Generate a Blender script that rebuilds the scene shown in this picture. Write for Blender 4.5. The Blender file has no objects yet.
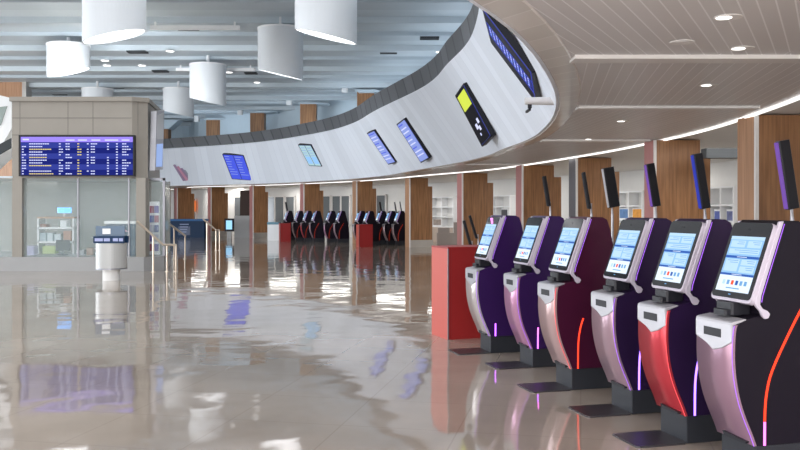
import bpy, math, random
from math import sin, cos, pi, radians as R
from mathutils import Vector, Matrix
from mathutils.bvhtree import BVHTree
random.seed(4)
S = bpy.context.scene
C = S.collection
# ---------------------------------------------------------------- camera, world, exposure
F = 850.0; HZ = 209.4; CH = 1.66
cd = bpy.data.cameras.new('camera'); cam = bpy.data.objects.new('camera', cd); C.objects.link(cam)
cam.location = (0, 0, CH); cam.rotation_euler = (pi/2, 0, 0)
cd.sensor_width = 36; cd.lens = 36*F/800; cd.shift_y = -(225-HZ)/800; cd.clip_end = 300
S.camera = cam
S.view_settings.view_transform = 'Standard'; S.view_settings.look = 'None'
S.view_settings.gamma = 1; S.view_settings.exposure = 0.45
w = bpy.data.worlds.new('world'); S.world = w; w.use_nodes = True
bg = w.node_tree.nodes['Background']; bg.inputs[0].default_value = (0.86, 0.91, 1.0, 1); bg.inputs[1].default_value = 1.25
def area(name, loc, rot, sx, sy, power, col=(1, 1, 1)):
    l = bpy.data.lights.new(name, 'AREA'); l.shape = 'RECTANGLE'; l.size = sx; l.size_y = sy; l.energy = power; l.color = col
    o = bpy.data.objects.new(name, l); C.objects.link(o); o.location = loc; o.rotation_euler = rot; return o
area('fill_left', (-42, 24, 1.7), (0, -pi/2, 0), 3.2, 50, 5000, (0.86, 0.93, 1))  # added cool fill from the left, reaching the fascia under the ring
area('fill_behind', (-12, -13, 1.9), (pi/2, 0, 0), 50, 3.4, 3600, (1, 0.98, 0.96))  # unseen wide fill added behind the camera to brighten the hall
area('fill_low', (6, -12, 1.4), (pi/2+R(28), 0, 0), 20, 2.4, 3600, (0.95, 0.95, 1))  # unseen fill tilted upward, added to brighten the low slatted ceiling
area('hall_fill', (-15, 12.5, 7.1), (0, 0, 0), 30, 19, 1600, (0.95, 0.97, 1))  # added overhead fill above the frame, lifting floor and fascia
area('fascia_fill', (-13, 8.5, 5.0), (pi/2, 0, 0), 24, 1.8, 250, (0.93, 0.96, 1))  # added fill over the well, pointed at the white fascia
area('fascia_fill_left', (-25, 26, 3.5), (pi/2-R(24), 0, -R(62)), 12, 1.5, 1250, (0.94, 0.97, 1))  # second added fascia fill, out of view to the left
area('booth_roof_fill', (-9.6, 25.3, 5.0), (pi/2-R(38), 0, R(5)), 3.4, .5, 520, (0.94, 0.97, 1))  # added fill hidden above the booth roof, brightening the far fascia
area('foreground_fill', (1, -2.8, 3.0), (0, 0, 0), 18, 8, 2500, (0.95, 0.95, 1))  # added fill over the camera for the foreground floor and its bounce
def point(name, loc, power, rad=0.25, col=(1, 0.97, 0.93)):
    l = bpy.data.lights.new(name, 'POINT'); l.energy = power; l.shadow_soft_size = rad; l.color = col
    o = bpy.data.objects.new(name, l); C.objects.link(o); o.location = loc; return o

# ---------------------------------------------------------------- helpers
def P(u, v, z=0.0):                      # ground-plan point of something seen at u, v standing at height z
    Y = F*(CH-z)/(v-HZ); return Vector(((u-400)*Y/F, Y, z))
def XY(u, Y, z=0.0): return Vector(((u-400)*Y/F, Y, z))
def ZV(v, Y): return CH-(v-HZ)*Y/F

def mat(name, col, rough=0.5, metal=0.0, emit=None, es=1.0, var=0.0, vs=3.0, spec=0.5, coat=0.0, trans=0.0, alpha=1.0):
    m = bpy.data.materials.new(name); m.use_nodes = True; nt = m.node_tree; b = nt.nodes['Principled BSDF']
    b.inputs['Base Color'].default_value = (*col, 1); b.inputs['Roughness'].default_value = rough
    b.inputs['Metallic'].default_value = metal; b.inputs['Specular IOR Level'].default_value = spec
    b.inputs['Coat Weight'].default_value = coat; b.inputs['Transmission Weight'].default_value = trans
    b.inputs['Alpha'].default_value = alpha
    if emit: b.inputs['Emission Color'].default_value = (*emit, 1); b.inputs['Emission Strength'].default_value = es
    n = nt.nodes.new('ShaderNodeTexNoise'); n.inputs['Scale'].default_value = vs; n.inputs['Detail'].default_value = 3
    tc = nt.nodes.new('ShaderNodeTexCoord'); nt.links.new(tc.outputs['Object'], n.inputs['Vector'])
    if var > 0:
        mx = nt.nodes.new('ShaderNodeMixRGB'); mx.inputs[1].default_value = (*[c*(1-var) for c in col], 1)
        mx.inputs[2].default_value = (*[min(1, c*(1+var)) for c in col], 1)
        nt.links.new(n.outputs['Fac'], mx.inputs[0]); nt.links.new(mx.outputs[0], b.inputs['Base Color'])
    return m
def wood(name, c1, c2, sc=9):
    m = bpy.data.materials.new(name); m.use_nodes = True; nt = m.node_tree; b = nt.nodes['Principled BSDF']
    b.inputs['Roughness'].default_value = 0.45
    tc = nt.nodes.new('ShaderNodeTexCoord'); mp = nt.nodes.new('ShaderNodeMapping'); mp.inputs['Scale'].default_value = (sc, sc, 0.5)
    n = nt.nodes.new('ShaderNodeTexNoise'); n.inputs['Scale'].default_value = 2.0; n.inputs['Detail'].default_value = 5
    n2 = nt.nodes.new('ShaderNodeTexNoise'); n2.inputs['Scale'].default_value = 0.9
    cr = nt.nodes.new('ShaderNodeValToRGB'); cr.color_ramp.elements[0].position = 0.32; cr.color_ramp.elements[1].position = 0.68
    cr.color_ramp.elements[0].color = (*c1, 1); cr.color_ramp.elements[1].color = (*c2, 1)
    nt.links.new(tc.outputs['Object'], mp.inputs[0]); nt.links.new(mp.outputs[0], n.inputs['Vector'])
    nt.links.new(n.outputs['Fac'], cr.inputs[0]); nt.links.new(cr.outputs[0], b.inputs['Base Color'])
    return m
def seams(name, col, line, pitch, ang, width=0.12, rough=0.5, bump=0.3, spec=0.5, uv=False, var=0.04):
    """a boarded surface: parallel joints `pitch` apart, running at `ang` degrees"""
    m = bpy.data.materials.new(name); m.use_nodes = True; nt = m.node_tree; b = nt.nodes['Principled BSDF']; L = nt.links.new
    b.inputs['Roughness'].default_value = rough; b.inputs['Specular IOR Level'].default_value = spec
    tc = nt.nodes.new('ShaderNodeTexCoord'); sp = nt.nodes.new('ShaderNodeSeparateXYZ')
    L(tc.outputs['UV' if uv else 'Object'], sp.inputs[0])
    def mth(op, a, bb):
        n = nt.nodes.new('ShaderNodeMath'); n.operation = op
        for i, q in enumerate((a, bb)):
            if q is None: continue
            if isinstance(q, (int, float)): n.inputs[i].default_value = q
            else: L(q, n.inputs[i])
        return n.outputs[0]
    d = mth('ADD', mth('MULTIPLY', sp.outputs[0], cos(R(ang))/pitch), mth('MULTIPLY', sp.outputs[1], -sin(R(ang))/pitch))
    fr = mth('FRACT', d, None); ln = mth('LESS_THAN', fr, width); fl = mth('FLOOR', d, None)
    wn = nt.nodes.new('ShaderNodeTexWhiteNoise'); wn.noise_dimensions = '1D'; L(fl, wn.inputs['W'])
    mx = nt.nodes.new('ShaderNodeMixRGB'); mx.inputs[1].default_value = (*[c*(1-var) for c in col], 1); mx.inputs[2].default_value = (*[min(1, c*(1+var)) for c in col], 1)
    L(wn.outputs[0], mx.inputs[0])
    m2 = nt.nodes.new('ShaderNodeMixRGB'); m2.inputs[2].default_value = (*line, 1); L(ln, m2.inputs[0]); L(mx.outputs[0], m2.inputs[1])
    L(m2.outputs[0], b.inputs['Base Color'])
    if bump:
        bp = nt.nodes.new('ShaderNodeBump'); bp.inputs['Strength'].default_value = bump; bp.inputs['Distance'].default_value = 0.01
        L(ln, bp.inputs['Height']); L(bp.outputs[0], b.inputs['Normal'])
    return m

class MB:
    def __init__(s): s.v = []; s.f = []; s.mi = []; s.uv = {}
    def face(s, idx, mi=0): s.f.append(list(idx)); s.mi.append(mi)
    def poly(s, pts, mi=0):
        b = len(s.v); s.v += [tuple(p) for p in pts]; s.face(range(b, b+len(pts)), mi)
    def box(s, x0, x1, y0, y1, z0, z1, mi=0, M=None, bev=0):
        if bev > 0:
            bev = min(bev, (x1-x0)*.45, (y1-y0)*.45)
            pts = [(x0+bev, y0), (x1-bev, y0), (x1, y0+bev), (x1, y1-bev), (x1-bev, y1), (x0+bev, y1), (x0, y1-bev), (x0, y0+bev)]
            return s.prism([(a, b_) for a, b_ in pts], z0, z1, 'z', mi, M)
        return s.prism([(x0, y0), (x1, y0), (x1, y1), (x0, y1)], z0, z1, 'z', mi, M)
    def prism(s, prof, a, b, axis='y', mi=0, M=None):
        def pt(p, t):
            q = Vector((p[0], t, p[1])) if axis == 'y' else Vector((p[0], p[1], t)) if axis == 'z' else Vector((t, p[0], p[1]))
            return tuple(M @ q) if M else tuple(q)
        n = len(prof); o = len(s.v)
        s.v += [pt(p, a) for p in prof] + [pt(p, b) for p in prof]
        for i in range(n):
            j = (i+1) % n; s.face((o+i, o+j, o+n+j, o+n+i), mi)
        s.face(range(o+n-1, o-1, -1), mi); s.face(range(o+n, o+2*n), mi)
    def cyl(s, c, r, z0, z1, n=24, mi=0, r1=None, M=None):
        r1 = r if r1 is None else r1; o = len(s.v)
        for rr, z in ((r, z0), (r1, z1)):
            for i in range(n):
                q = Vector((c[0]+rr*cos(2*pi*i/n), c[1]+rr*sin(2*pi*i/n), z)); s.v.append(tuple(M @ q) if M else tuple(q))
        for i in range(n): j = (i+1) % n; s.face((o+i, o+j, o+n+j, o+n+i), mi)
        s.face(range(o+n-1, o-1, -1), mi); s.face(range(o+n, o+2*n), mi)
    def tube(s, pts, r, n=8, mi=0):
        pts = [Vector(p) for p in pts]; o = len(s.v); K = len(pts)
        for k, p in enumerate(pts):
            t = (pts[min(k+1, K-1)]-pts[max(k-1, 0)]).normalized()
            a = t.cross(Vector((0, 0, 1)));
            if a.length < 0.05: a = t.cross(Vector((0, 1, 0)))
            a.normalize(); b = t.cross(a)
            for i in range(n): s.v.append(tuple(p+a*r*cos(2*pi*i/n)+b*r*sin(2*pi*i/n)))
        for k in range(K-1):
            for i in range(n): j = (i+1) % n; s.face((o+k*n+i, o+k*n+j, o+(k+1)*n+j, o+(k+1)*n+i), mi)
        s.face(range(o+n-1, o-1, -1), mi); s.face(range(o+(K-1)*n, o+K*n), mi)
    def build(s, name, mats, parent=None, smooth=False, loc=None, rz=0, bevel=0, label=None):
        me = bpy.data.meshes.new(name); me.from_pydata(s.v, [], s.f)
        mats = mats if isinstance(mats, (list, tuple)) else [mats]
        for m in mats: me.materials.append(m)
        for p, i in zip(me.polygons, s.mi): p.material_index = i; p.use_smooth = smooth
        me.update()
        import bmesh
        bm = bmesh.new(); bm.from_mesh(me); bmesh.ops.recalc_face_normals(bm, faces=bm.faces); bm.to_mesh(me); bm.free()
        o = bpy.data.objects.new(name, me); C.objects.link(o)
        if parent: o.parent = parent
        if loc is not None: o.location = loc
        o.rotation_euler = (0, 0, rz)
        if bevel:
            md = o.modifiers.new('bevel', 'BEVEL'); md.width = bevel; md.segments = 2; md.limit_method = 'ANGLE'; md.angle_limit = R(35)
        if label: o['label'] = label
        return o
def tag(o, label, cat, group=None):
    o['label'] = label; o['category'] = cat
    if group: o['group'] = group
    return o
def thing(name, label, cat, loc=(0, 0, 0), rz=0, group=None):
    o = bpy.data.objects.new(name, None); C.objects.link(o); o.location = loc; o.rotation_euler = (0, 0, rz)
    return tag(o, label, cat, group)
def struct(o): o['kind'] = 'structure'; return o

# ---------------------------------------------------------------- materials
M_white = mat('white paint', (0.78, 0.79, 0.80), 0.5, var=0.03)
M_offw = mat('warm white paint', (0.72, 0.71, 0.69), 0.6, var=0.04)
M_cool = mat('pale grey blue paint', (0.50, 0.565, 0.61), 0.5, var=0.05, vs=0.8)
M_beam = mat('grey blue beam', (0.43, 0.495, 0.545), 0.5, var=0.05, vs=0.8)
M_upw = mat('pale upper wall', (0.52, 0.62, 0.69), 0.5, var=0.04)
M_wood = wood('walnut veneer', (0.175, 0.078, 0.028), (0.34, 0.165, 0.07))
M_wood2 = wood('light veneer', (0.33, 0.17, 0.09), (0.46, 0.26, 0.15))
M_pink = mat('pink end panel', (0.45, 0.20, 0.19), 0.4, var=0.06)
M_trimw = mat('pale edge trim', (0.72, 0.70, 0.68), 0.35)
M_steel = mat('brushed steel', (0.55, 0.53, 0.50), 0.3, 0.8, var=0.06)
M_dsteel = mat('grey steel edge', (0.20, 0.20, 0.22), 0.35, 0.6)
M_black = mat('black lacquer', (0.008, 0.006, 0.011), 0.32, spec=0.13)
M_blackp = mat('black plastic', (0.014, 0.014, 0.018), 0.4, spec=0.2)
M_glassb = mat('black screen glass', (0.008, 0.009, 0.012), 0.1, spec=0.2)
M_base = mat('charcoal plinth metal', (0.026, 0.028, 0.034), 0.4, 0.2, spec=0.25)
M_mat = mat('charcoal foot plate', (0.05, 0.045, 0.05), 0.35, 0.3)
M_silver = mat('satin silver', (0.38, 0.375, 0.40), 0.35, 0.3)
M_shell = mat('satin white bezel', (0.46, 0.42, 0.49), 0.3, 0.1)
M_cap = seams('dark slatted cap', (0.10, 0.105, 0.115), (0.04, 0.045, 0.05), 0.9, 20, 0.12, 0.5, 0.3, uv=True, var=0.25)
M_fascia = seams('white fascia boards', (0.80, 0.85, 0.93), (0.72, 0.77, 0.86), 0.55, 0, 0.06, 0.4, 0.1, uv=True, var=0.06)
M_rim = seams('pale rim boards', (0.64, 0.61, 0.58), (0.74, 0.72, 0.69), 0.45, 0, 0.05, 0.2, 0.1, uv=True, var=0.08)
SL = (0.60, 0.58, 0.58); SL_litgap = (0.80, 0.79, 0.80)  # paler lines put the lit gaps between slats into the colour
M_bay = [seams('ceiling slats bay %d' % i, SL, SL_litgap, 0.115, a, 0.10, 0.4, 0.4) for i, a in enumerate((27, 10, -3, -12, -30, -50))]
M_bayb = mat('ceiling beam band', (0.70, 0.68, 0.66), 0.4)
M_glow = mat('warm white light', (1, 1, 1), 0.5, emit=(1, 0.97, 0.92), es=2)
M_cove = mat('cove light', (1, 1, 1), 0.5, emit=(1, 0.97, 0.94), es=1.15)
M_lampin = mat('lamp diffuser', (1, 1, 1), 0.5, emit=(0.97, 0.98, 1), es=3)
M_lampw = mat('lamp drum white', (0.66, 0.69, 0.72), 0.5, var=0.02)
M_vent = mat('dark vent', (0.03, 0.035, 0.04), 0.7)
M_stone = seams('greige stone cladding', (0.28, 0.26, 0.235), (0.2, 0.18, 0.16), 5, 0, 0.002, 0.5, 0.0, var=0.0)
M_stoneb = mat('greige stone', (0.27, 0.245, 0.21), 0.5, var=0.07, vs=2.2)
M_plinth = mat('pale plinth stone', (0.31, 0.31, 0.31), 0.4, var=0.05)
M_glass = mat('clear glass', (0.75, 0.9, 0.9), 0.03, spec=0.15, alpha=0.12)
M_win = mat('smoked window glass', (0.14, 0.155, 0.165), 0.15, var=0.2, vs=1.5)
M_navy = mat('navy panel', (0.012, 0.035, 0.085), 0.4, spec=0.15)
M_red = mat('red laminate', (0.26, 0.014, 0.014), 0.45, spec=.3, var=0.03)
M_redl = mat('coral laminate', (0.48, 0.085, 0.062), 0.5)
M_brass = mat('champagne rail metal', (0.62, 0.52, 0.42), 0.3, 0.6)
M_blue = mat('blue sign', (0.05, 0.25, 0.8), 0.4, emit=(0.1, 0.4, 1), es=1.2)
def em(name, c, s=1.0): return mat(name, tuple(x*0.1 for x in c), 0.35, emit=c, es=s, spec=0.03)
E_vio = em('violet light', (0.55, 0.12, 1.0), 3.0); E_viob = em('blue violet light', (0.30, 0.14, 1.0), 3.2)
E_mag = em('magenta light', (1.0, 0.15, 0.85), 2.6); E_red = em('red light', (1.0, 0.05, 0.02), 1.6); E_orng = em('dim red light', (0.9, 0.1, 0.02), 0.9)
E_edge = em('violet edge glow', (0.45, 0.16, 1.0), 1.1)
D_bg = em('page pale blue', (0.30, 0.55, 0.90), 0.75); D_bar = em('page navy bar', (0.03, 0.10, 0.38), 0.9)
D_box = em('page light tile', (0.50, 0.72, 0.95), 0.75); D_wh = em('page white', (0.75, 0.87, 1.0), 0.8); D_ln = em('page line', (0.16, 0.36, 0.66), 0.8)
B_bg = em('board indigo', (0.008, 0.014, 0.17), 0.75); B_bg2 = em('board violet row', (0.03, 0.045, 0.30), 0.75); B_hd = em('board lilac header', (0.30, 0.22, 0.85), 0.85)
B_tx = em('board text white', (0.62, 0.65, 0.95), 0.85); B_ty = em('board text amber', (0.75, 0.62, 0.2), 0.8); B_bl = em('blue display', (0.06, 0.09, 0.62), 0.9)
B_pale = em('pale teal display', (0.42, 0.62, 0.66), 0.75); B_lil = em('lilac display', (0.25, 0.32, 0.70), 0.8)
B_yel = em('yellow green picture', (0.62, 0.72, 0.08), 0.8); B_grey = em('dark picture', (0.03, 0.03, 0.04), 0.3)

# ---------------------------------------------------------------- plan curves (polar about the well's centre)
CX, CY = -12.0, 28.0
ZB = 3.05; ZT = 5.15; ZCAP = 5.7; ZUP = 7.65
def polar(pts):
    a = sorted((math.atan2(p[1]-CY, p[0]-CX), math.hypot(p[0]-CX, p[1]-CY)) for p in pts)
    n = len(a)
    def f(t):
        t = (t+pi) % (2*pi)-pi
        xs = [(a[(i) % n][0]+2*pi*(i//n), a[i % n][1]) for i in range(-2, n+3)]
        for i in range(1, len(xs)-2):
            if xs[i][0] <= t <= xs[i+1][0]:
                (t0, r0), (t1, r1), (t2, r2), (t3, r3) = xs[i-1], xs[i], xs[i+1], xs[i+2]
                u = (t-t1)/(t2-t1) if t2 > t1 else 0
                m1 = (r2-r0)/(t2-t0)*(t2-t1); m2 = (r3-r1)/(t3-t1)*(t2-t1)
                return (2*u**3-3*u**2+1)*r1+(u**3-2*u**2+u)*m1+(-2*u**3+3*u**2)*r2+(u**3-u**2)*m2
        return a[0][1]
    return f
near_in = [(-1, 3.4), (-5, 1.6), (-12, 1.2), (-20, 3.5), (-28, 11), (-33, 24), (-33, 37), (-29, 48), (-23, 53.5)]
rim_in = [(500, 15), (545, 65), (560, 100), (554, 120), (540, 134), (500, 151), (440, 166), (400, 173.2), (330, 180.3), (250, 184), (180, 185.6)]
rim_out = [(525, 0), (560, 42), (577, 72), (579, 96), (568, 118), (546, 137), (503, 153), (442, 168), (400, 174.6), (330, 181.2), (250, 184.7), (180, 186.2)]
r_in = polar([P(u, v, ZB).xy for u, v in rim_in]+near_in)
r_out_ = polar([P(u, v, ZB).xy for u, v in rim_out]+[(p[0]*1.0+(0.25 if p[0] > -12 else -0.25), p[1]-0.3 if p[1] < 25 else p[1]+0.3) for p in near_in])
def r_out(t): return max(r_out_(t), r_in(t)+0.18)
cove_uv = [(800, 96), (744, 117), (640, 144.5), (560, 159), (500, 168), (420, 175.5), (330, 182.2), (250, 185.4), (190, 186.9)]
r_cv_ = polar([P(u, v, ZB).xy for u, v in cove_uv]+[(4.3, 7.5), (3.2, 4), (0.5, 0), (-5, -2.5), (-12, -3), (-20, -1), (-30, 7), (-36, 24), (-36, 38), (-31, 51), (-22, 58), (-15, 58)])
def r_cv(t): return max(r_cv_(t), r_out(t)+0.35)
def at(r, t, z): return Vector((CX+r*cos(t), CY+r*sin(t), z))
NT = 360
TH = [-pi+2*pi*i/NT for i in range(NT+1)]

def smooth(fn, wdt=0.045):
    tab = {}
    def g(t):
        k = round(t, 5)
        if k not in tab: tab[k] = sum(fn(t+wdt*j/3)*w_ for j, w_ in ((-3, .06), (-2, .12), (-1, .2), (0, .24), (1, .2), (2, .12), (3, .06)))
        return tab[k]
    return g
r_in0, r_out0 = r_in, r_out
r_in = smooth(r_in0); r_out = smooth(r_out0)
# ---------------------------------------------------------------- setting
# floor
fm = bpy.data.materials.new('polished stone floor'); fm.use_nodes = True; nt = fm.node_tree; b = nt.nodes['Principled BSDF']; L = nt.links.new
tc = nt.nodes.new('ShaderNodeTexCoord')
n1 = nt.nodes.new('ShaderNodeTexNoise'); n1.inputs['Scale'].default_value = 0.35; n1.inputs['Detail'].default_value = 6
cr = nt.nodes.new('ShaderNodeValToRGB'); cr.color_ramp.elements[0].position = 0.35; cr.color_ramp.elements[0].color = (0.26, 0.215, 0.175, 1)
cr.color_ramp.elements[1].position = 0.68; cr.color_ramp.elements[1].color = (0.40, 0.34, 0.285, 1)
L(tc.outputs['Object'], n1.inputs['Vector']); L(n1.outputs['Fac'], cr.inputs[0])
br = nt.nodes.new('ShaderNodeTexBrick'); br.offset = 0.0; br.inputs['Scale'].default_value = 1.0; br.inputs['Brick Width'].default_value = 0.9; br.inputs['Row Height'].default_value = 0.9
br.inputs['Mortar Size'].default_value = 0.006; br.inputs['Color1'].default_value = (1, 1, 1, 1); br.inputs['Color2'].default_value = (0.97, 0.97, 0.97, 1); br.inputs['Mortar'].default_value = (0.86, 0.85, 0.84, 1)
mr = nt.nodes.new('ShaderNodeMapping'); mr.inputs['Rotation'].default_value = (0, 0, R(12)); L(tc.outputs['Object'], mr.inputs[0]); L(mr.outputs[0], br.inputs['Vector'])
mu = nt.nodes.new('ShaderNodeMixRGB'); mu.blend_type = 'MULTIPLY'; mu.inputs[0].default_value = 1; L(cr.outputs[0], mu.inputs[1]); L(br.outputs[0], mu.inputs[2])
L(mu.outputs[0], b.inputs['Base Color'])
b.inputs['Roughness'].default_value = 0.05; b.inputs['Specular IOR Level'].default_value = 0.75; b.inputs['IOR'].default_value = 1.5
n2 = nt.nodes.new('ShaderNodeTexNoise'); n2.inputs['Scale'].default_value = 1.25; n2.inputs['Detail'].default_value = 1.5; L(tc.outputs['Object'], n2.inputs['Vector'])
bp = nt.nodes.new('ShaderNodeBump'); bp.inputs['Strength'].default_value = 1; bp.inputs['Distance'].default_value = 0.0085
L(n2.outputs['Fac'], bp.inputs['Height']); L(bp.outputs[0], b.inputs['Normal'])
m = MB(); m.poly([(-50, -12, 0), (26, -12, 0), (26, 75, 0), (-50, 75, 0)]); m.box(-50, 26, -12, 75, -0.3, -0.001); struct(m.build('floor', fm))

def uvify(o, arr):
    ul = o.data.uv_layers.new(name='UVMap')
    for p in o.data.polygons:
        for li, vi in zip(p.loop_indices, p.vertices): ul.data[li].uv = arr[vi]
def ring(name, rows, material, arr_scale=True, thick=None):
    """rows: functions theta->point; quads between successive rows"""
    m = MB(); uv = []; s = 0; prev = None
    for i, t in enumerate(TH):
        p0 = rows[0](t)
        if prev is not None: s += (p0.xy-prev.xy).length
        prev = p0
        for k, fn in enumerate(rows): m.v.append(tuple(fn(t))); uv.append((s, k*1.0))
    K = len(rows)
    for i in range(NT):
        for k in range(K-1): m.face((i*K+k, (i+1)*K+k, (i+1)*K+k+1, i*K+k+1))
    o = m.build(name, material, smooth=False); uvify(o, uv); return struct(o)
LEAN = 1.45
def fas(t, q): return at(r_in(t)-LEAN*q, t, ZB+0.03+(ZT-ZB-0.03)*q)
fascia = ring('trim_1', [lambda t, q=q: fas(t, q) for q in (0, .34, .67, 1)], M_fascia)
md = fascia.modifiers.new('solid', 'SOLIDIFY'); md.thickness = 0.06
cap = ring('trim_2', [lambda t: at(r_in(t)-LEAN, t, ZT+.001), lambda t: at(r_in(t)-LEAN-.05, t, ZCAP), lambda t: at(r_in(t)-LEAN+.25, t, ZCAP)], M_cap)
rim = ring('trim_3', [lambda t: at(r_in(t)-.03, t, ZB+.06), lambda t: at(r_in(t), t, ZB-.012), lambda t: at(r_out(t), t, ZB-.012), lambda t: at(r_out(t)+.05, t, ZB+.03)], M_rim)
# low ceiling round the well: slatted part to the cove, plain part beyond
m = MB(); K = 10
for t in TH:
    a, c = r_out(t)-.02, r_cv(t)
    for k in range(K+1): m.v.append(tuple(at(a+(c-a)*k/K, t, ZB)))
    m.v.append(tuple(at(c+16, t, ZB)))
def bay(y, x):
    for bnd, i in ((7.75, 0), (11.5, 1), (17, 2), (26, 3), (40, 4)):
        if y < bnd: return i
    return 5
for i in range(NT):
    for k in range(K+1):
        q = [i*(K+2)+k, (i+1)*(K+2)+k, (i+1)*(K+2)+k+1, i*(K+2)+k+1]
        cy = sum(m.v[j][1] for j in q)/4
        m.face(q, 6 if k == K else bay(cy, 0))
struct(m.build('ceiling', M_bay+[M_offw]))
# flush bands crossing the slatted ceiling
def span(y):      # x range between well rim and cove at plan depth y (right side)
    def solve(fn):
        lo, hi = -pi/2+.001, pi/2-.02
        for _ in range(50):
            mid = (lo+hi)/2; p = at(fn(mid), mid, 0)
            if p.y < y: lo = mid
            else: hi = mid
        return at(fn(lo), lo, 0).x
    return solve(r_out), solve(r_cv)
for n_, y in enumerate((7.75, 11.5, 17.0, 26.0)):
    x0, x1 = span(y)
    m = MB(); m.box(x0+.02, x1-.22, y-.11, y+.13, ZB-.035, ZB+.02); m.box(x0+.02, x1-.22, y+.13, y+.15, ZB-.012, ZB+.02, 1)
    struct(m.build('trim_%d' % (4+n_), [M_bayb, M_vent]))
# cove light line
m = MB()
for t in TH:
    for dr, dz in ((-.03, -.012), (.03, -.012), (.03, -.035), (-.03, -.035)): m.v.append(tuple(at(r_cv(t)+dr, t, ZB+dz)))
for i in range(NT):
    for k in range(4): m.face((i*4+k, (i+1)*4+k, (i+1)*4+(k+1) % 4, i*4+(k+1) % 4))
tag(m.build('cove_light', M_cove), 'thin curved line of white light running along the low ceiling in front of the columns', 'light')

# high ceiling over the well, with beams
m = MB(); m.box(-48, 24, 2, 66, ZUP, ZUP+.3)
struct(m.build('ceiling', M_cool))
k = 8
y = 8.0; i = 0
while y < 60:
    wd = 0.9 if i % 2 else 0.35; dp = 0.12 if i % 2 else 0.2
    m = MB(); m.box(-46, 20, y, y+wd, ZUP-dp, ZUP+.01); struct(m.build('trim_%d' % k, [M_beam if i % 2 else M_cool])); k += 1
    y += 2.3; i += 1
# upper enclosing wall outside the column line and lower back wall
r_bk = lambda t: r_cv(t)+5.5
m = MB()
for t in TH:
    if -1.75 < t < 2.4:
        p = at(r_cv(t)+2.2, t, 0); m.v.append((p.x, p.y, ZB+.01)); m.v.append((p.x, p.y, ZUP+.05))
for i in range(len(m.v)//2-1): m.face((2*i, 2*i+2, 2*i+3, 2*i+1))
struct(m.build('wall_back', M_upw))
m = MB()
for t in TH:
    if -1.3 < t < 2.6:
        p = at(r_bk(t), t, 0); m.v.append((p.x, p.y, -.05)); m.v.append((p.x, p.y, ZB+.02))
for i in range(len(m.v)//2-1): m.face((2*i, 2*i+2, 2*i+3, 2*i+1))
struct(m.build('wall_back', M_offw))

for u_, Y_ in ((740, 15), (690, 21), (640, 26), (560, 30), (500, 36), (440, 40.5), (392, 43.5), (336, 48.5), (283, 52.5), (230, 55.5), (200, 57)):
    p_ = XY(u_, Y_, ZB-.45); area('corridor_fill', (p_.x, p_.y, ZB-.03), (0, 0, 0), 1.6, 1.2, 42, (1, .97, .93))  # added fills brightening the space behind the columns
for t_ in (-1.2, -.8, -.4, 0, .4, .8, 1.2, 1.6, 2.0):
    p_ = at(r_in(t_)+1.0, t_, ZT+.35); area('high_ceiling_fill', p_, (pi, 0, t_+pi/2), 6, .8, (40 if -.3 < t_ < 1.3 else 60), (0.80, 0.90, 1))  # added fills hidden behind the cap, brightening the high ceiling
# ---------------------------------------------------------------- columns
def column(u0, u1, vb, phi_extra=0, end=M_pink, label='', vtop=None):
    Yb = F*CH/(vb-HZ); c = XY(u0, Yb)
    sc = F/Yb; app = (u1-u0)/sc
    a = R(18)-math.atan((u0-400)/F); a = max(a, R(1)); D = 0.62
    tot = a+math.atan((u0-400)/F)
    W = (app-D*sin(tot))/cos(tot)
    # front-left corner sits D behind along the end face
    t = thing('column', label, 'column', (c.x+D*sin(a), c.y, 0), -a*0.0, 'wood clad columns along the curved concourse')
    t.rotation_euler = (0, 0, -a)
    t.rotation_euler = (0, 0, a)
    t.location = (c.x+D*sin(a), c.y-D*cos(a)*0.0, 0)
    h = ZB-.02
    m = MB(); m.box(0.03, W*.80, 0, D, .32, h); m.build('wood_panel', M_wood, t)
    m = MB(); m.box(W*.80, W, .05, D-.05, .32, h-.36); m.build('side_panel', M_wood, t)
    m = MB(); m.box(-.015, .002, .03, D, .0, h); m.build('end_panel', end, t)
    m = MB(); m.box(-.02, .03, -.02, .03, 0, h); m.build('corner_trim', M_trimw, t, label='pale vertical corner trim')
    m = MB(); m.box(0.031, W+.01, -.012, D+.01, 0, .319); m.build('skirting', M_steel, t, label='brushed steel skirting')
    return t
cols = [
 (164, 168.5, 235.6, 'narrow sliver of wood column left of the navy counter, just right of the glass booth'),
 (172, 192, 235.6, 'wood clad column standing behind the navy counter'),
 (206, 226, 236.3, 'wood clad column just right of the navy counter, beside the small lit totem'),
 (248, 266.5, 238.3, 'slim wood clad column between the lit totem and the far left kiosk group'),
 (299, 322.5, 240.6, 'wood clad column behind the far kiosk group with the first red box'),
 (352, 376, 243.9, 'wood clad column behind the far kiosk group with the second red box'),
 (405.5, 433, 247.5, 'wood clad column with full steel skirting in view, left of the big red box'),
 (458.5, 495, 253.5, 'wood clad column rising behind the big red box and leftmost near kiosk'),
 (519, 564.5, 263, 'wood clad column with pink end panel behind second and third near kiosks'),
 (574, 624, 272, 'wood clad column with dark steel edge behind the fourth near kiosk'),
 (654, 718, 293.5, 'wide wood clad column with pink end panel between fourth and sixth near kiosks'),
 (755.5, 828, 324, 'wood clad column cut by the right edge of the picture'),
]
colobj = []
for u0, u1, vb, lb in cols:
    e = M_dsteel if u0 == 574 else M_wood2 if u0 in (755.5, 405.5, 352) else M_pink
    colobj.append(column(u0, u1, vb, end=e, label=lb))
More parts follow.
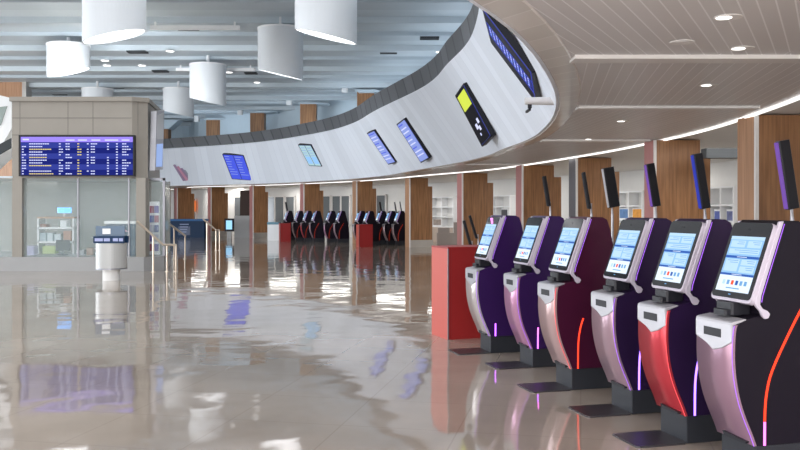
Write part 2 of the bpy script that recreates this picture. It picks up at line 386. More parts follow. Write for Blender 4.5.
# upper wood posts and white capitals behind the cap
ups = [(28, 42, 123, 'shortest'), ]
upc = [(157, 168, 54, 129), (206, 220, 53, 120), (250, 264, 49.6, 113), (300, 316, 45.8, 103), (357, 374, 41.5, 90)]
nm = ['furthest left upper wood post, beside the booth and drum lamps', 'second upper wood post from the booth, under the farthest drum lamps', 'middle one of the five upper wood posts above the dark cap',
      'fourth upper wood post from the booth, above the pair of pale teal screens', 'rightmost and nearest upper wood post above the dark cap']
for (u0, u1, Y, v), lb in zip(upc, nm):
    x0 = XY(u0, Y).x; x1 = XY(u1, Y).x; zt = ZV(v, Y)
    t = thing('upper_column', lb+', under a white capital', 'column', ((x0+x1)/2, Y+.4, ZB+.012), 0, 'upper wood posts')
    wd = (x1-x0)/2; z0 = ZB+.012
    m = MB(); m.box(-wd, wd, -.35, .35, 0, zt-z0); m.build('wood_post', M_wood, t)
    m = MB(); m.prism([(-wd-.1, zt-z0), (wd+.1, zt-z0), (wd+.75, ZUP-.31-z0), (-wd+.1, ZUP-.31-z0)], -.6, .5, 'y'); m.build('capital', M_upw, t, label='white flaring capital')
    m = MB(); m.box(-wd-.75, -wd-.45, -.4, -.15, zt-z0-.1, zt-z0+.25, bev=.05); m.build('spotlight', M_white, t)

# ---------------------------------------------------------------- drum lamps
def drum(u, v, wpx, label, tilt=1):
    D = 1.4; Y = F*D/wpx; x = (u-400)*Y/F; zb = ZV(v, Y); r = D/2
    t = thing('drum_lamp', label, 'lamp', (x, Y, zb), 0, 'big white drum lamps hanging from the high ceiling')
    n = 48; top = ZUP-.42-zb
    m = MB(); sl = 0.22*D*tilt
    for rr, top_ in ((r, top), (r-.03, top)):
        for i in range(n):
            a = 2*pi*i/n; z = .16-.24*tilt*rr*cos(a)+.10*rr*sin(a)
            m.v.append((rr*cos(a), rr*sin(a), z))
        for i in range(n):
            a = 2*pi*i/n; m.v.append((rr*cos(a), rr*sin(a), top_))
    for i in range(n):
        j = (i+1) % n
        m.face((i, j, n+j, n+i)); m.face((2*n+i, 2*n+j, 3*n+j, 3*n+i)); m.face((i, j, 2*n+j, 2*n+i))
    m.face(list(range(n, 2*n)))
    m.build('drum_shade', M_lampw, t, smooth=False)
    m = MB()
    for i in range(n):
        a = 2*pi*i/n; m.v.append(((r-.035)*cos(a), (r-.035)*sin(a), .20-.24*tilt*r*cos(a)+.10*r*sin(a)))
    m.face(list(range(n))); m.build('diffuser', M_lampin, t, label='glowing slanted diffuser')
    m = MB(); m.cyl((0, 0), r+.02, top+.001, top+.05, 32); m.build('top_plate', M_white, t)
    m = MB(); m.cyl((0, 0), .06, top+.051, ZUP-.005-zb, 12); m.build('stem', M_white, t)
drums = [
 (326, 44, 62, 1, 'largest drum lamp, top cut by the picture edge, right of centre of the high ceiling'),
 (114.5, 44, 61, -1, 'large drum lamp cut by the picture top, above the booth'),
 (68.5, 77, 41, -1, 'drum lamp hanging left of the largest one over the booth'),
 (280.5, 80, 45, 1, 'drum lamp below and left of the largest one at centre'),
 (208, 106, 36, 1, 'mid sized drum lamp hanging directly over the dark curved cap'),
 (178.5, 117, 30, 1, 'small drum lamp just right of the booth roof'),
 (97.5, 114, 30, -1, 'small far drum lamp partly hidden behind the booth roof edge'),
 (40, 119, 25, -1, 'small far drum lamp behind the left end of the booth roof'),
]
for u, v, wp, tl, lb in drums: drum(u, v, wp, lb, tl)

# ---------------------------------------------------------------- downlights and vents in the high ceiling
for u, v in ((168, 23), (170, 45), (105, 57), (107, 65), (142, 65), (215, 24), (229, 67), (257, 82), (128, 93), (84, 93), (290, 27), (440, 46)):
    p = P(u, v, ZUP); t = thing('downlight', 'small round downlight glowing in the high bluish ceiling above the hall', 'light', (p.x, p.y, ZUP), 0, 'downlights in the high ceiling')
    zz = 0
    for by in range(30):
        yy = 8+2.3*by; wd = 0.9 if by % 2 else 0.35; dp = 0.12 if by % 2 else 0.2
        if yy-.2 < p.y < yy+wd+.2: zz = -dp
    t.location.z = ZUP+zz
    m = MB(); m.cyl((0, 0), .17, -.03, .001, 20); m.build('trim_ring', M_white, t)
    m = MB(); m.cyl((0, 0), .14, -.034, -.0301, 20); m.build('lens', M_glow, t)
for u0, u1, v in ((177, 198, 28), (128, 147, 46), (113, 123, 87), (153, 168, 66), (53, 66, 94), (217, 235, 49), (245, 257, 68), (380, 397, 52), (324, 340, 70), (271, 285, 86), (420, 439, 34)):
    p = P((u0+u1)/2, v, ZUP); hw = (u1-u0)/2*p.y/F
    zz = 0
    for by in range(30):
        yy = 8+2.3*by; wd = 0.9 if by % 2 else 0.35; dp = 0.12 if by % 2 else 0.2
        if yy-.35 < p.y < yy+wd+.35: zz = -dp
    m = MB(); m.box(-hw, hw, -.2, .2, -.05, .0)
    for s_ in range(3): m.box(-hw, hw, -.12+s_*.1, -.1+s_*.1, -.06, -.05)
    tag(m.build('ceiling_vent', M_vent, loc=(p.x, p.y, ZUP+zz)), 'narrow dark slot vent set in the high bluish ceiling', 'vent', 'slot vents in the high ceiling')
for n_, (u0, u1, v) in enumerate(((150, 240, 14), (176, 255, 59))):
    p = P((u0+u1)/2, v, ZUP); hw = (u1-u0)/2*p.y/F
    m = MB(); m.box(-hw, hw, -.06, .06, -.12, .0, bev=.03); m.box(-hw*.9, -hw*.9+.05, -.03, .03, 0, .12); m.box(hw*.9-.05, hw*.9, -.03, .03, 0, .12)
    tag(m.build('linear_light', M_white, loc=(p.x, p.y, ZUP-.36)), ('long thin white tube fitting near the top of the picture beside a drum lamp', 'long thin pale tube fitting above the two smaller central drum lamps')[n_], 'light')
# downlights in the low slatted ceiling
for u, v, on, lb in ((728, 17, 1, 'lit round downlight nearest the picture top in the slatted ceiling'), (742, 48, 1, 'lit downlight just before the first pale ceiling band'), (682, 42, 0, 'unlit flush round fitting in the slatted ceiling nearest bay'),
                 (709, 85, 1, 'lit downlight in the second slatted ceiling bay'), (623, 121, 1, 'lit downlight in the third slatted ceiling bay'), (590, 139, 1, 'faint far downlight beyond the third ceiling bay')):
    p = P(u, v, ZB); t = thing('downlight', lb, 'light', (p.x, p.y, ZB), 0, 'downlights in the low slatted ceiling')
    m = MB(); m.cyl((0, 0), .10, -.006, .001, 28); m.build('trim_ring', M_bayb, t)
    m = MB(); m.cyl((-.03 if on else 0, 0), .055, -.009, -.0061, 24); m.build('lens', M_glow if on else M_bayb, t)

# ---------------------------------------------------------------- things mounted on the fascia
dg = bpy.context.evaluated_depsgraph_get()
bvh = BVHTree.FromPolygons([v.co[:] for v in fascia.data.vertices], [p.vertices[:] for p in fascia.data.polygons])
def on_fascia(u, v, up=0.0):
    d = Vector(((u-400)/F, 1, (HZ-v)/F)).normalized()
    hit, nor, _, _ = bvh.ray_cast(Vector((0, 0, CH)), d)
    if hit is None: hit = Vector((0, 20, 4)); nor = Vector((0, -1, 0))
    t = math.atan2(hit.y-CY, hit.x-CX)
    tan = (at(r_in(t+.01), t+.01, 0)-at(r_in(t-.01), t-.01, 0)).normalized()
    dn = (fas(t, 0)-fas(t, 1)).normalized(); nrm = tan.cross(dn).normalized()
    if nrm.dot(-d) < 0: nrm = -nrm
    if tan.dot(Vector((1, -0.4, 0))) < 0: tan = -tan
    M = Matrix((tan, -dn, nrm)).transposed().to_4x4(); M.translation = hit
    return M
def screen(name, label, u, v, W, H, content, n=1, thick=.14, group='screens mounted on the white curved band', swing=0):
    M = on_fascia(u, v)
    tot = W*n
    if swing:
        best = max((1, -1), key=lambda sg: (M @ Matrix.Rotation(R(swing*sg), 4, 'Y')).to_3x3().col[2].dot(Vector((0, 0, CH))-M.translation))
        M = M @ Matrix.Translation((0, 0, sin(R(swing))*tot/2)) @ Matrix.Rotation(R(swing*best), 4, 'Y')
    t = thing(name, label, 'screen', (0, 0, 0), 0, group); t.matrix_world = M
    m = MB()
    m.box(-tot/2-.03, tot/2+.03, -H/2-.03, H/2+.03, .02, thick, bev=.02); m.build('housing', M_blackp, t)
    m = MB(); m.box(-.2, .2, -.25, .25, -.04, .019); m.build('bracket', M_dsteel, t)
    for k in range(n):
        m = MB(); x0 = -tot/2+k*W+.02; x1 = x0+W-.04; m.box(x0, x1, -H/2+.01, H/2-.01, thick, thick+.006)
        content(m, x0, x1, -H/2+.01, H/2-.01, thick+.0065, k)
        m.build('display', [B_bl, B_lil, B_pale, B_tx, B_yel, B_grey, D_bg, B_bg], t)
    return t
def q(m, x0, x1, y0, y1, z, mi): m.poly([(x0, y0, z), (x1, y0, z), (x1, y1, z), (x0, y1, z)], mi)
def c_blue(m, x0, x1, y0, y1, z, k):
    for r_ in range(8): q(m, x0+.05, x0+.05+(x1-x0)*random.uniform(.4, .8), y1-.12-r_*(y1-y0)/9.5, y1-.08-r_*(y1-y0)/9.5, z, 1)
def c_pale(m, x0, x1, y0, y1, z, k):
    q(m, x0, x1, y0, y1, z, 2); q(m, x0+.05, x1-.05, y0+.1, y0+(y1-y0)*.45, z+.001, 6)
    for r_ in range(4): q(m, x0+.05, x1-.1, y1-.15-r_*.14, y1-.12-r_*.14, z+.001, 1)
def c_lil(m, x0, x1, y0, y1, z, k):
    q(m, x0, x1, y0, y1, z, 1)
    for r_ in range(9): q(m, x0+.05, x0+.05+(x1-x0)*random.uniform(.5, .85), y1-.1-r_*(y1-y0)/10, y1-.06-r_*(y1-y0)/10, z+.001, 3 if r_ % 3 else 0)
def c_pic(m, x0, x1, y0, y1, z, k):
    h = y1-y0; q(m, x0, x1, y0, y1, z, 5); q(m, x0+.04, x1-.06, y0+h*.66, y1-.05, z+.001, 4)
    for (a, c_, r_) in ((.3, .25, .1), (.5, .2, .08), (.6, .32, .09), (.35, .12, .05)): q(m, x0+(x1-x0)*a, x0+(x1-x0)*(a+r_*2), y0+h*c_, y0+h*(c_+r_), z+.001, 3)
screen('wall_screen', 'pair of bright blue screens on the white band above the far left columns', 239, 166, .72, 1.55, c_blue, 2)
screen('wall_screen', 'pair of pale teal screens on the white band above the far kiosks', 312, 154, .52, 1.15, c_pale, 2)
screen('wall_screen', 'lilac screen on the white band, left of the two neighbouring lilac ones', 385, 145, .85, 1.4, c_lil, swing=6)
screen('wall_screen', 'lilac screen on the white band, directly left of the dark picture screen', 417.5, 138, .85, 1.45, c_lil, swing=8)
screen('wall_screen', 'black screen showing a yellow green picture and white shapes', 482, 111, .78, 1.33, c_pic, swing=16)
def c_board(m, x0, x1, y0, y1, z, k):
    q(m, x0, x1, y0, y1, z, 7)
    if k != 1: q(m, x0, x1, y0, y1, z+.001, 5); return
    for r_ in range(12):
        yy = y1-.06-r_*(y1-y0-.1)/12; q(m, x0+.04, x1-.04, yy-.05, yy, z+.001, 0)
        for c_ in range(4): q(m, x0+.06+c_*(x1-x0)/4.3, x0+.06+(c_+.6)*(x1-x0)/4.3, yy-.04, yy-.01, z+.002, 3 if (r_+c_) % 3 else 6)
BRD = screen('flight_board', 'long black flight board with blue rows at the near end of the white band', 523, 49, .42, 1.2, c_board, 3, .12, swing=9)
# projector arm
M = on_fascia(531, 101); h_ = M.translation; Yc = on_fascia(555, 101).translation.y-.3
t = thing('surveillance_camera', 'white tubular camera sticking out from the near end of the white band', 'camera', XY(525, Yc, ZV(101, Yc)))
rX = Matrix.Rotation(pi/2, 4, 'Y'); lc = 32*Yc/F
m = MB(); m.cyl((0, 0), .05, 0, lc, 20, 0, .058, rX); m.build('housing', mat('grey white casing', (.6, .58, .58), .4), t)
m = MB(); m.cyl((0, 0), .042, lc+.0001, lc+.04, 16, 0, None, rX); m.build('lens_cap', M_blackp, t)
m = MB(); m.box(.04, .09, -.02, .02, -.1, -.04); m.box(.05, .08, -.015, .3, -.13, -.1); m.build('bracket', M_blackp, t)
# coloured mark on the fascia
M = on_fascia(183, 173)
m = MB()
for i, (dx, mi) in enumerate(((0, 0), (.22, 1), (.44, 0), (.6, 2))):
    m.prism([(dx-.45, .55-.1*i), (dx-.3, .6-.1*i), (dx+.1, -.45+.05*i), (dx-.1, -.5+.05*i)], .08, .1, 'z', mi)
lg = m.build('wall_emblem', [mat('emblem mauve', (.35, .25, .38), .5), mat('emblem pink', (.62, .3, .42), .5), mat('emblem grey', (.35, .37, .45), .5)])
lg.matrix_world = M; tag(lg, 'slanted striped pink and mauve emblem on the white band right of the booth', 'emblem')

# ---------------------------------------------------------------- check-in kiosks
W = 0.365
def dense(p, n=4):
    o = []
    for i in range(len(p)-1):
        q0, q1, q2, q3 = p[max(i-1, 0)], p[i], p[i+1], p[min(i+2, len(p)-1)]
        for k in range(n):
            u = k/n; o.append(tuple(.5*(2*q1[d]+(q2[d]-q0[d])*u+(2*q0[d]-5*q1[d]+4*q2[d]-q3[d])*u*u+(3*q1[d]-q0[d]-3*q2[d]+q3[d])*u**3) for d in (0, 1)))
    return o+[p[-1]]
FRONT = [(-.022, .20), (-.05, .27), (-.095, .37), (-.135, .478), (-.163, .60), (-.176, .72), (-.176, .83), (-.168, .92), (-.158, .95)]
FRONT = dense(FRONT)
CORE = [(-.0, .196)]+[(x+.012, z) for x, z in FRONT[1:]]+[(-.06, .985), (.04, 1.005), (.05, 1.06), (-.035, 1.10), (.14, 1.575), (.165, 1.592), (.31, 1.588), (.355, 1.565), (.385, 1.48), (.41, 1.36), (.455, 1.2), (.51, 1.0), (.55, .75), (.575, .45), (.58, .196)]
STRIP = [(.055, .20), (.058, .42), (.075, .55), (.11, .66), (.20, .83), (.32, 1.03), (.44, 1.2)]
STRIP = dense(STRIP, 3)
def lerp_profile(n, pts): return pts
def ribbon(m, path, wd, y0, y1, mi=0, cut=None):
    for i in range(len(path)-1):
        a = Vector(path[i]); b_ = Vector(path[i+1]); d = (b_-a).normalized(); nn = Vector((-d.y, d.x))*wd/2
        k = mi if cut is None else cut(i)
        m.prism([(a-nn)[:], (b_-nn)[:], (b_+nn)[:], (a+nn)[:]], y0, y1, 'y', k)
def kiosk(pos, ang, front, strip, edge, label, group, low=None, mattype=True, detail=True, full=19, pink_refl=False, body=None):
    t = thing('check_in_kiosk', label, 'kiosk', pos, R(ang), group)
    m = MB(); m.box(0, .58, 0.015, W-.015, 0, .195); m.build('base', M_base, t, bevel=.006 if detail else 0)
    m = MB(); m.prism(CORE, 0.004, W-.004, 'y'); m.build('body', body or M_black, t, bevel=.008 if detail else 0, label='glossy black side shell')
    # curved front skin
    m = MB(); ins = [(x+.02, z) for x, z in FRONT]
    m.prism(FRONT+ins[::-1], 0, W, 'y'); fp = m.build('front_panel', front, t)
    for p_ in fp.data.polygons: p_.use_smooth = abs(p_.normal.y) < .5
    if detail:
        m = MB(); m.prism([(.045, .208), (W-.12, .208), (W-.10, .235), (.03, .222)], -.056, -.03, 'x'); m.build('foot_vent', M_blackp, t)
    # silver top cap with slot
    m = MB()
    pl = [(0, .955), (W, .955), (W, .845), (W*.72, .815), (W*.5, .775), (W*.25, .80), (0, .845)]
    m.prism(pl, -.184, -.165, 'x'); m.prism([(-.184, .955), (-.179, .965), (-.165, .972), (-.075, .986), (-.075, .978), (-.16, .95)], 0, W, 'y')
    cp = m.build('reader_cap', M_silver, t, bevel=.004 if detail else 0, label='silver reader surround')
    m = MB(); m.box(-.1865, -.1845, .10, W-.09, .862, .915); m.build('slot', M_blackp, cp)
    # black card reader under the head
    m = MB(); m.box(-.105, .035, .10, W-.10, 1.0, 1.075, bev=.012); m.box(-.14, -.02, .12, W-.12, .992, 1.03, bev=.01); m.build('card_reader', M_blackp, t)
    # head bezel in its slanted plane
    th = math.atan2(.175, .475)
    A = Vector((-.055, 0, 1.09)); ex = Vector((0, 1, 0)); ez = Vector((sin(th), 0, cos(th))); en = ex.cross(ez)
    if en.x > 0: en = -en
    Mh = Matrix((ex, ez, en)).transposed().to_4x4(); Mh.translation = A
    HL = .515
    def rr(x0, x1, y0, y1, r, n=5):
        pts = []
        for cx, cy, a0 in ((x1-r, y0+r, -90), (x1-r, y1-r, 0), (x0+r, y1-r, 90), (x0+r, y0+r, 180)):
            for i in range(n+1): a = R(a0+90*i/n); pts.append((cx+r*cos(a), cy+r*sin(a)))
        return pts
    m = MB(); m.prism(rr(-.028, W+.006, -.015, HL-.005, .035), -.03, .014, 'z', 0, Mh)
    # side trims with the hooked lower end
    outer = [(.14, 1.585), (-.04, 1.09), (-.03, 1.065), (0.0, 1.035), (.018, 1.0), (.035, .985), (.06, .99), (.072, 1.015), (.055, 1.035), (.02, 1.05), (0, 1.075), (.008, 1.13), (.172, 1.588)]
    for y0, y1 in ((-.032, -.012), (W-.006, W+.008)): m.prism(outer, y0, y1, 'y')
    bz = m.build('bezel', M_shell, t, bevel=.004 if detail else 0, label='pale lilac white bezel around the screen')
    m = MB(); m.prism(rr(-.02, W-.004, .004, HL-.006, .028), .0141, .019, 'z', 0, Mh); sc = m.build('screen', M_glassb, t, label='black glass screen')
    m = MB(); z0 = .0195
    X0, X1, Y0, Y1 = .008, W-.032, .045, .415
    def r4(x0, x1, y0, y1, z, mi):
        m.poly([tuple(Mh @ Vector(p)) for p in ((X0+(X1-X0)*x0, Y0+(Y1-Y0)*y0, z), (X0+(X1-X0)*x1, Y0+(Y1-Y0)*y0, z), (X0+(X1-X0)*x1, Y0+(Y1-Y0)*y1, z), (X0+(X1-X0)*x0, Y0+(Y1-Y0)*y1, z))], mi)
    r4(0, 1, 0, 1, z0, 0)
    r4(0, 1, .60, .645, z0+.001, 1); r4(0, 1, .285, .325, z0+.001, 1)
    r4(0, 1, 0, .285, z0+.001, 3)
    if detail:
        r4(0, 1, .94, 1, z0+.001, 2)
        for a, b_, c_, d_ in ((.05, .45, .80, .92), (.52, .95, .80, .92), (.05, .95, .68, .77), (.05, .48, .48, .58), (.54, .95, .36, .58), (.05, .48, .35, .46)):
            r4(a, b_, c_, d_, z0+.001, 2)
            for k in range(2): r4(a+.03, a+(b_-a)*random.uniform(.5, .9), d_-.03-k*.035, d_-.02-k*.035, z0+.002, 4)
        for k in range(6): r4(.12+k*.13, .20+k*.13, .12, .20, z0+.002, (4, 4, 1, 5, 4, 2)[k])
        r4(.3, .7, .05, .07, z0+.002, 4); r4(.35, .65, .302, .312, z0+.002, 3); r4(.35, .65, .618, .628, z0+.002, 3)
    m.build('display', [D_bg, D_bar, D_box, D_wh, D_ln, E_red, B_ty], sc, label='lit pale blue page')
    if detail:
        m = MB(); m.poly([tuple(Mh @ Vector(p)) for p in ((W/2-.012, .024, .0197), (W/2+.012, .024, .0197), (W/2+.012, .03, .0197), (W/2-.012, .03, .0197))]); m.build('status_mark', D_ln, sc)
        m = MB(); c0 = Mh @ Vector((W/2, .46, .0195))
        m.cyl((W/2, .463), .006, .0191, .0205, 12, 0, None, Mh); m.build('lens', M_blackp, sc)
    if pink_refl:
        m = MB(); m.poly([tuple(Mh @ Vector(p)) for p in ((.13, .43, .0197), (.17, .42, .0197), (.26, .49, .0197), (.2, .492, .0197))]); m.build('reflection', E_mag, sc, label='pink slanted decal')  # pinkish reflection drawn on the glass as a glowing patch
    # glowing lines
    m = MB(); m.tube([(x-.002, -.003, z) for x, z in FRONT[:-1]], .0022, 6); m.build('edge_light', edge, t, label='thin glowing line along the front panel edge')
    m = MB(); m.tube([(x+.008, -.033, z) for x, z in ((.165, 1.57), (.008, 1.13), (.0, 1.09))], .0022, 6); m.build('edge_light', E_edge, t, label='thin violet line beside the bezel')
    m = MB(); m2 = [strip, low or strip]
    full_path = STRIP[:full]
    ribbon(m, full_path, .013, -.003, .003, cut=lambda i: 1 if i < 2 else 0)
    m.build('light_strip', m2, t, label='glowing vertical light strip')
    if mattype:
        m = MB(); m.box(-.40, -.001, -.0, W, 0, .012, bev=.02); m.build('foot_plate', M_mat, t)
    return t
def panel(name, c, rough=.28, metal=.45): return mat(name, tuple(x*.74 for x in c), rough, metal)
F_sil = panel('silver front', (.72, .66, .64)); F_pink = panel('orchid front', (.68, .34, .52)); F_rose = panel('rose silver front', (.66, .46, .46))
F_mauve = panel('mauve front', (.50, .34, .40)); F_red = panel('red front', (.66, .06, .08)); F_plum = panel('plum mauve front', (.40, .24, .32))  # coloured light reflected in the fronts is put into these panel colours
E_rededge = em('red edge glow', (1, .1, .12), 1.2)
def bodym(n, c): return mat(n, c, 0.32, spec=0.13)
B_pur = bodym('lacquer with purple LED sheen', (.028, .009, .065)); B_pur2 = bodym('lacquer with violet LED sheen', (.018, .008, .034)); B_mar = bodym('lacquer with red LED sheen', (.045, .006, .022))  # sheen from the LED strips is put into these body colours
GN = 'near row of check-in kiosks'
near = [
 (491, 353.6, F_sil, E_vio, E_edge, 'leftmost near check-in kiosk with silver front, beside the big red box', E_vio, 3),
 (533, 368, F_pink, E_mag, E_edge, 'near check-in kiosk with orchid pink front panel, second from the red box', E_vio, 4),
 (572.5, 390.7, F_rose, E_red, E_rededge, 'near check-in kiosk with rose silver front and red light strip', E_red, 10),
 (633, 415, F_mauve, E_viob, E_edge, 'near check-in kiosk with dusty mauve front, directly left of the red fronted one', E_viob, 9),
 (688, 444.4, F_red, E_viob, E_rededge, 'near check-in kiosk with bright red front panel', E_viob, 9),
 (757, 478.6, F_plum, E_red, E_edge, 'nearest and rightmost check-in kiosk with plum front and long red light strip', E_mag, 19),
]
for i, (u, v, fr, st, ed, lb, lo, fu) in enumerate(near):
    kiosk(P(u, v), 15, fr, st, ed, lb, GN, low=lo, full=fu, pink_refl=(i == 0), body=(B_pur, B_pur, B_mar, B_pur2, B_pur2, None)[i])
GF = 'far left group of check-in kiosks'; GG = 'far centre group of check-in kiosks'
E_dr = em('dim far red strip', (.8, .06, .02), .45)
far = [
 (285.5, 240.0, F_rose, 'far kiosk just behind the first small red box', GF), (296, 241.4, F_rose, 'far kiosk directly right of the first small red box', GF), (304.7, 241.8, F_red, 'far kiosk with bright red front in the left group', GF),
 (313.5, 242.0, F_mauve, 'far kiosk in the left group just before the small gap', GF), (328, 242.5, F_pink, 'far kiosk just right of the gap in the left group', GF), (338, 242.8, F_mauve, 'last far kiosk of the left group, rightmost before the second red box', GF),
 (357.5, 244.7, F_rose, 'far kiosk behind the left part of the second small red box', GG), (366, 245.7, F_rose, 'far kiosk behind the right part of the second small red box', GG),
 (378.4, 244.4, F_sil, 'far kiosk directly right of the second small red box', GG), (388, 244.8, F_rose, 'middle far kiosk of the trio right of the second small red box', GG), (397, 245.2, F_rose, 'last far kiosk of the centre group, next to the skirted column', GG),
]
for u, v, fr, lb, g in far:
    kiosk(P(u, v), 15, fr, E_dr, M_silver, lb, g, mattype=False, detail=False, full=15)

# red boxes
def redbox(corner, ang, wl, wr, h, label):
    t = thing('red_box_counter', label, 'box', corner, R(ang))
    m = MB(); m.box(.012, wr, .012, wl, .0, h-.02); m.build('carcass', M_red, t)
    m = MB(); m.box(0, .0115, .012, wl, 0.0, h-.02); m.build('end_face', M_redl, t, label='lighter coral end face')
    m = MB(); m.box(-.004, wr+.004, -.004, wl+.004, h-.0199, h, bev=.004); m.build('top', M_red, t)
    m = MB(); m.box(-.003, .012, -.003, .0119, 0, h-.02); m.build('edge_trim', M_dsteel, t)
redbox(P(448, 340), 20, .55, .85, 1.18, 'big red box counter standing left of the near kiosks')
redbox(P(280, 241.8), 15, .5, .55, .95, 'first small red box at the left end of the far kiosks')
redbox(P(359, 247.3), 15, .6, .62, 1.0, 'second small red box in front of the wood column at far centre')

# ---------------------------------------------------------------- tall slim panels on poles
def blade(u0, u1, v0, v1, h, label, lean=10, colr=None, ang=None, side=M_silver, zlow=1.66, zc=None, group='tall slim panels on poles behind the near kiosks'):
    Y = F*h/(v1-v0); x = XY((u1*.8+u0*.2), Y).x; z1 = ZV(v1, Y)
    t = thing('slim_panel_stand', label, 'panel', (x, Y, 0), R(15), group)
    m = MB(); m.cyl((0, .0), .17, 0, .02, 24); m.build('foot', M_base, t)
    m = MB(); m.tube([(0, 0, .021), (0, 0, z1-.1), (-.01, 0, z1+.08)], .018, 10); m.build('pole', M_silver, t)
    wx = max(.04, (u1-u0)*Y/F-h*math.tan(R(lean))*.9); hp = h/cos(R(lean)); Mt = Matrix.Translation((-.01, 0, z1)) @ Matrix.Rotation(-R(lean), 4, 'Y')
    m = MB(); m.box(-.045, -.045+wx, -.03, .03, 0, hp, 0, Mt, bev=.01); m.build('panel', M_blackp, t)
    m = MB(); m.box(-.056, -.0451, -.022, .029, .01, hp-.01, 0, Mt, bev=.004); m.build('face_strip', side, t)
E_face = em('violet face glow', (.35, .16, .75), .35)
blades = [
 (773, 797, 141, 209, .60, 'tallest slim dark panel with violet face behind the rightmost near kiosk', E_face),
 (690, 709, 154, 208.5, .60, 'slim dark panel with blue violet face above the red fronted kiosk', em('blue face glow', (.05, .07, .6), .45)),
 (643, 659, 164, 206.5, .56, 'slim dark panel with violet face in front of the yellow posters', E_face),
 (598, 616, 168, 207.5, .56, 'slim dark panel with silver face above the third near kiosk', M_silver),
 (586, 593, 172, 208.5, .56, 'narrow black panel just left of the silver faced slim panel', M_blackp),
 (544, 552, 176, 206, .56, 'thin dark panel in front of the wood column with pink end', M_blackp),
]
for a in blades: blade(a[0], a[1], a[2], a[3], a[4], a[5], side=a[6])
blade(466.5, 474, 220, 245, .5, 'left one of two low thin dark panels behind the big red box', side=M_blackp, lean=16)
blade(472, 480, 215, 238, .5, 'right one of two low thin dark panels behind the big red box', side=M_blackp, lean=18)
for u0, u1, v0, v1, lb in ((285, 288, 202, 211, 'tiny far slim panel left end over the first far kiosks'), (312, 315.5, 204, 213, 'tiny far slim panel before the column of the left far group'),
        (364, 368, 203, 212.5, 'tiny far slim panel over the second small red box'), (379, 382.5, 202, 213, 'tiny far slim panel just right of the second small red box'),
        (394.5, 397.5, 202, 213, 'left of the two close tiny slim panels at far centre'), (400.5, 403, 201.5, 213, 'right of the two close tiny slim panels at far centre')):
    blade(u0, u1, v0, v1, (.58 if u0 > 394 else .54), lb, side=M_dsteel, lean=10, group='tiny slim panels above the far kiosks')

# ---------------------------------------------------------------- booth
YB = 22.9
def bx(u): return (u-400)*YB/F
bo = thing('information_booth', 'greige stone clad glass booth with big departures board at left', 'booth', (bx(78), YB, 0))
X0, X1 = bx(12)-bx(78), bx(145)-bx(78); ZTOP = ZV(97, YB); ZS = ZV(178, YB); ZP = ZV(257, YB)
m = MB(); 
m.prism([(X0, 0), (X1-.35, 0), (X1, .25), (X1-.45, 3.0), (X0, 3.0)], ZS+.001, ZTOP-.12, 'z'); m.build('upper_wall', M_stoneb, bo)
m = MB()
for zz in (ZV(118, YB), ZV(135, YB)): m.box(X0, X1-.36, -.004, .0, zz-.008, zz+.008)
for uu in (20, 68, 93, 138): m.box(bx(uu)-bx(78)-.006, bx(uu)-bx(78)+.006, -.004, 0, ZV(135, YB), ZTOP-.13)
m.build('cladding_joint', mat('joint shadow gap', (.12, .11, .10), .7), bo)
m = MB(); m.prism([(X0-.05, -.06), (X1-.33, -.06), (X1+.05, .22), (X1-.40, 3.05), (X0-.05, 3.05)], ZTOP-.119, ZTOP, 'z'); m.build('roof_edge', M_stoneb, bo)
for a_, b_ in ((12, 22), (136, 145.5)):
    m = MB(); m.box(bx(a_)-bx(78), bx(b_)-bx(78), 0, .3, ZP+.001, ZS); m.build('pillar', M_stoneb, bo)
m = MB(); m.prism([(-3.6, -.05), (X1-.02, -.05), (X1+.4, .4), (X1-.1, 3.0), (-3.6, 3.0)], .0, ZP, 'z'); m.build('plinth', M_plinth, bo)
m = MB(); m.box(bx(22)-bx(78)+.001, bx(136)-bx(78)-.001, .1, .12, ZP+.001, ZS); m.build('front_glass', M_glass, bo)
m = MB(); m.box(-3.6, X0-.001, .1, .12, ZP+.001, ZS); m.build('left_glass', M_glass, bo)
m = MB(); m.box(bx(145.6)-bx(78), X1+.38, .5, .52, ZP+.001, ZS-.05); m.prism([(X1+.36, .521), (X1+.38, .521), (X1-.1, 2.9), (X1-.12, 2.9)], ZP+.001, ZS-.05, 'z'); m.build('side_glass', M_glass, bo)
m = MB(); m.box(X1+.34, X1+.40, .48, .54, ZP+.001, ZS+.02); m.box(X1+.001, X1+.40, .48, .54, ZS-.049, ZS+.02); m.build('glass_frame', M_dsteel, bo)
m = MB(); m.box(-3.6, X1-.13, 2.95, 3.0, ZP+.001, ZS-.002); m.build('rear_wall', mat('taupe wall', (.25, .245, .225), .6, var=.1), bo)
for uu in (77, 128):
    m = MB(); m.box(bx(uu)-bx(78)-.02, bx(uu)-bx(78)+.02, .06, .09, ZP+.001, ZS); m.build('mullion', M_dsteel, bo)
m = MB(); m.box(-3.6, X0+.02, -.02, .05, ZS, ZS+.05); m.build('left_panel', M_cool, bo)
m = MB(); m.box(-3.55, X1-.5, .3, 2.9, ZS-.001, ZS); m.build('booth_ceiling', M_offw, bo)
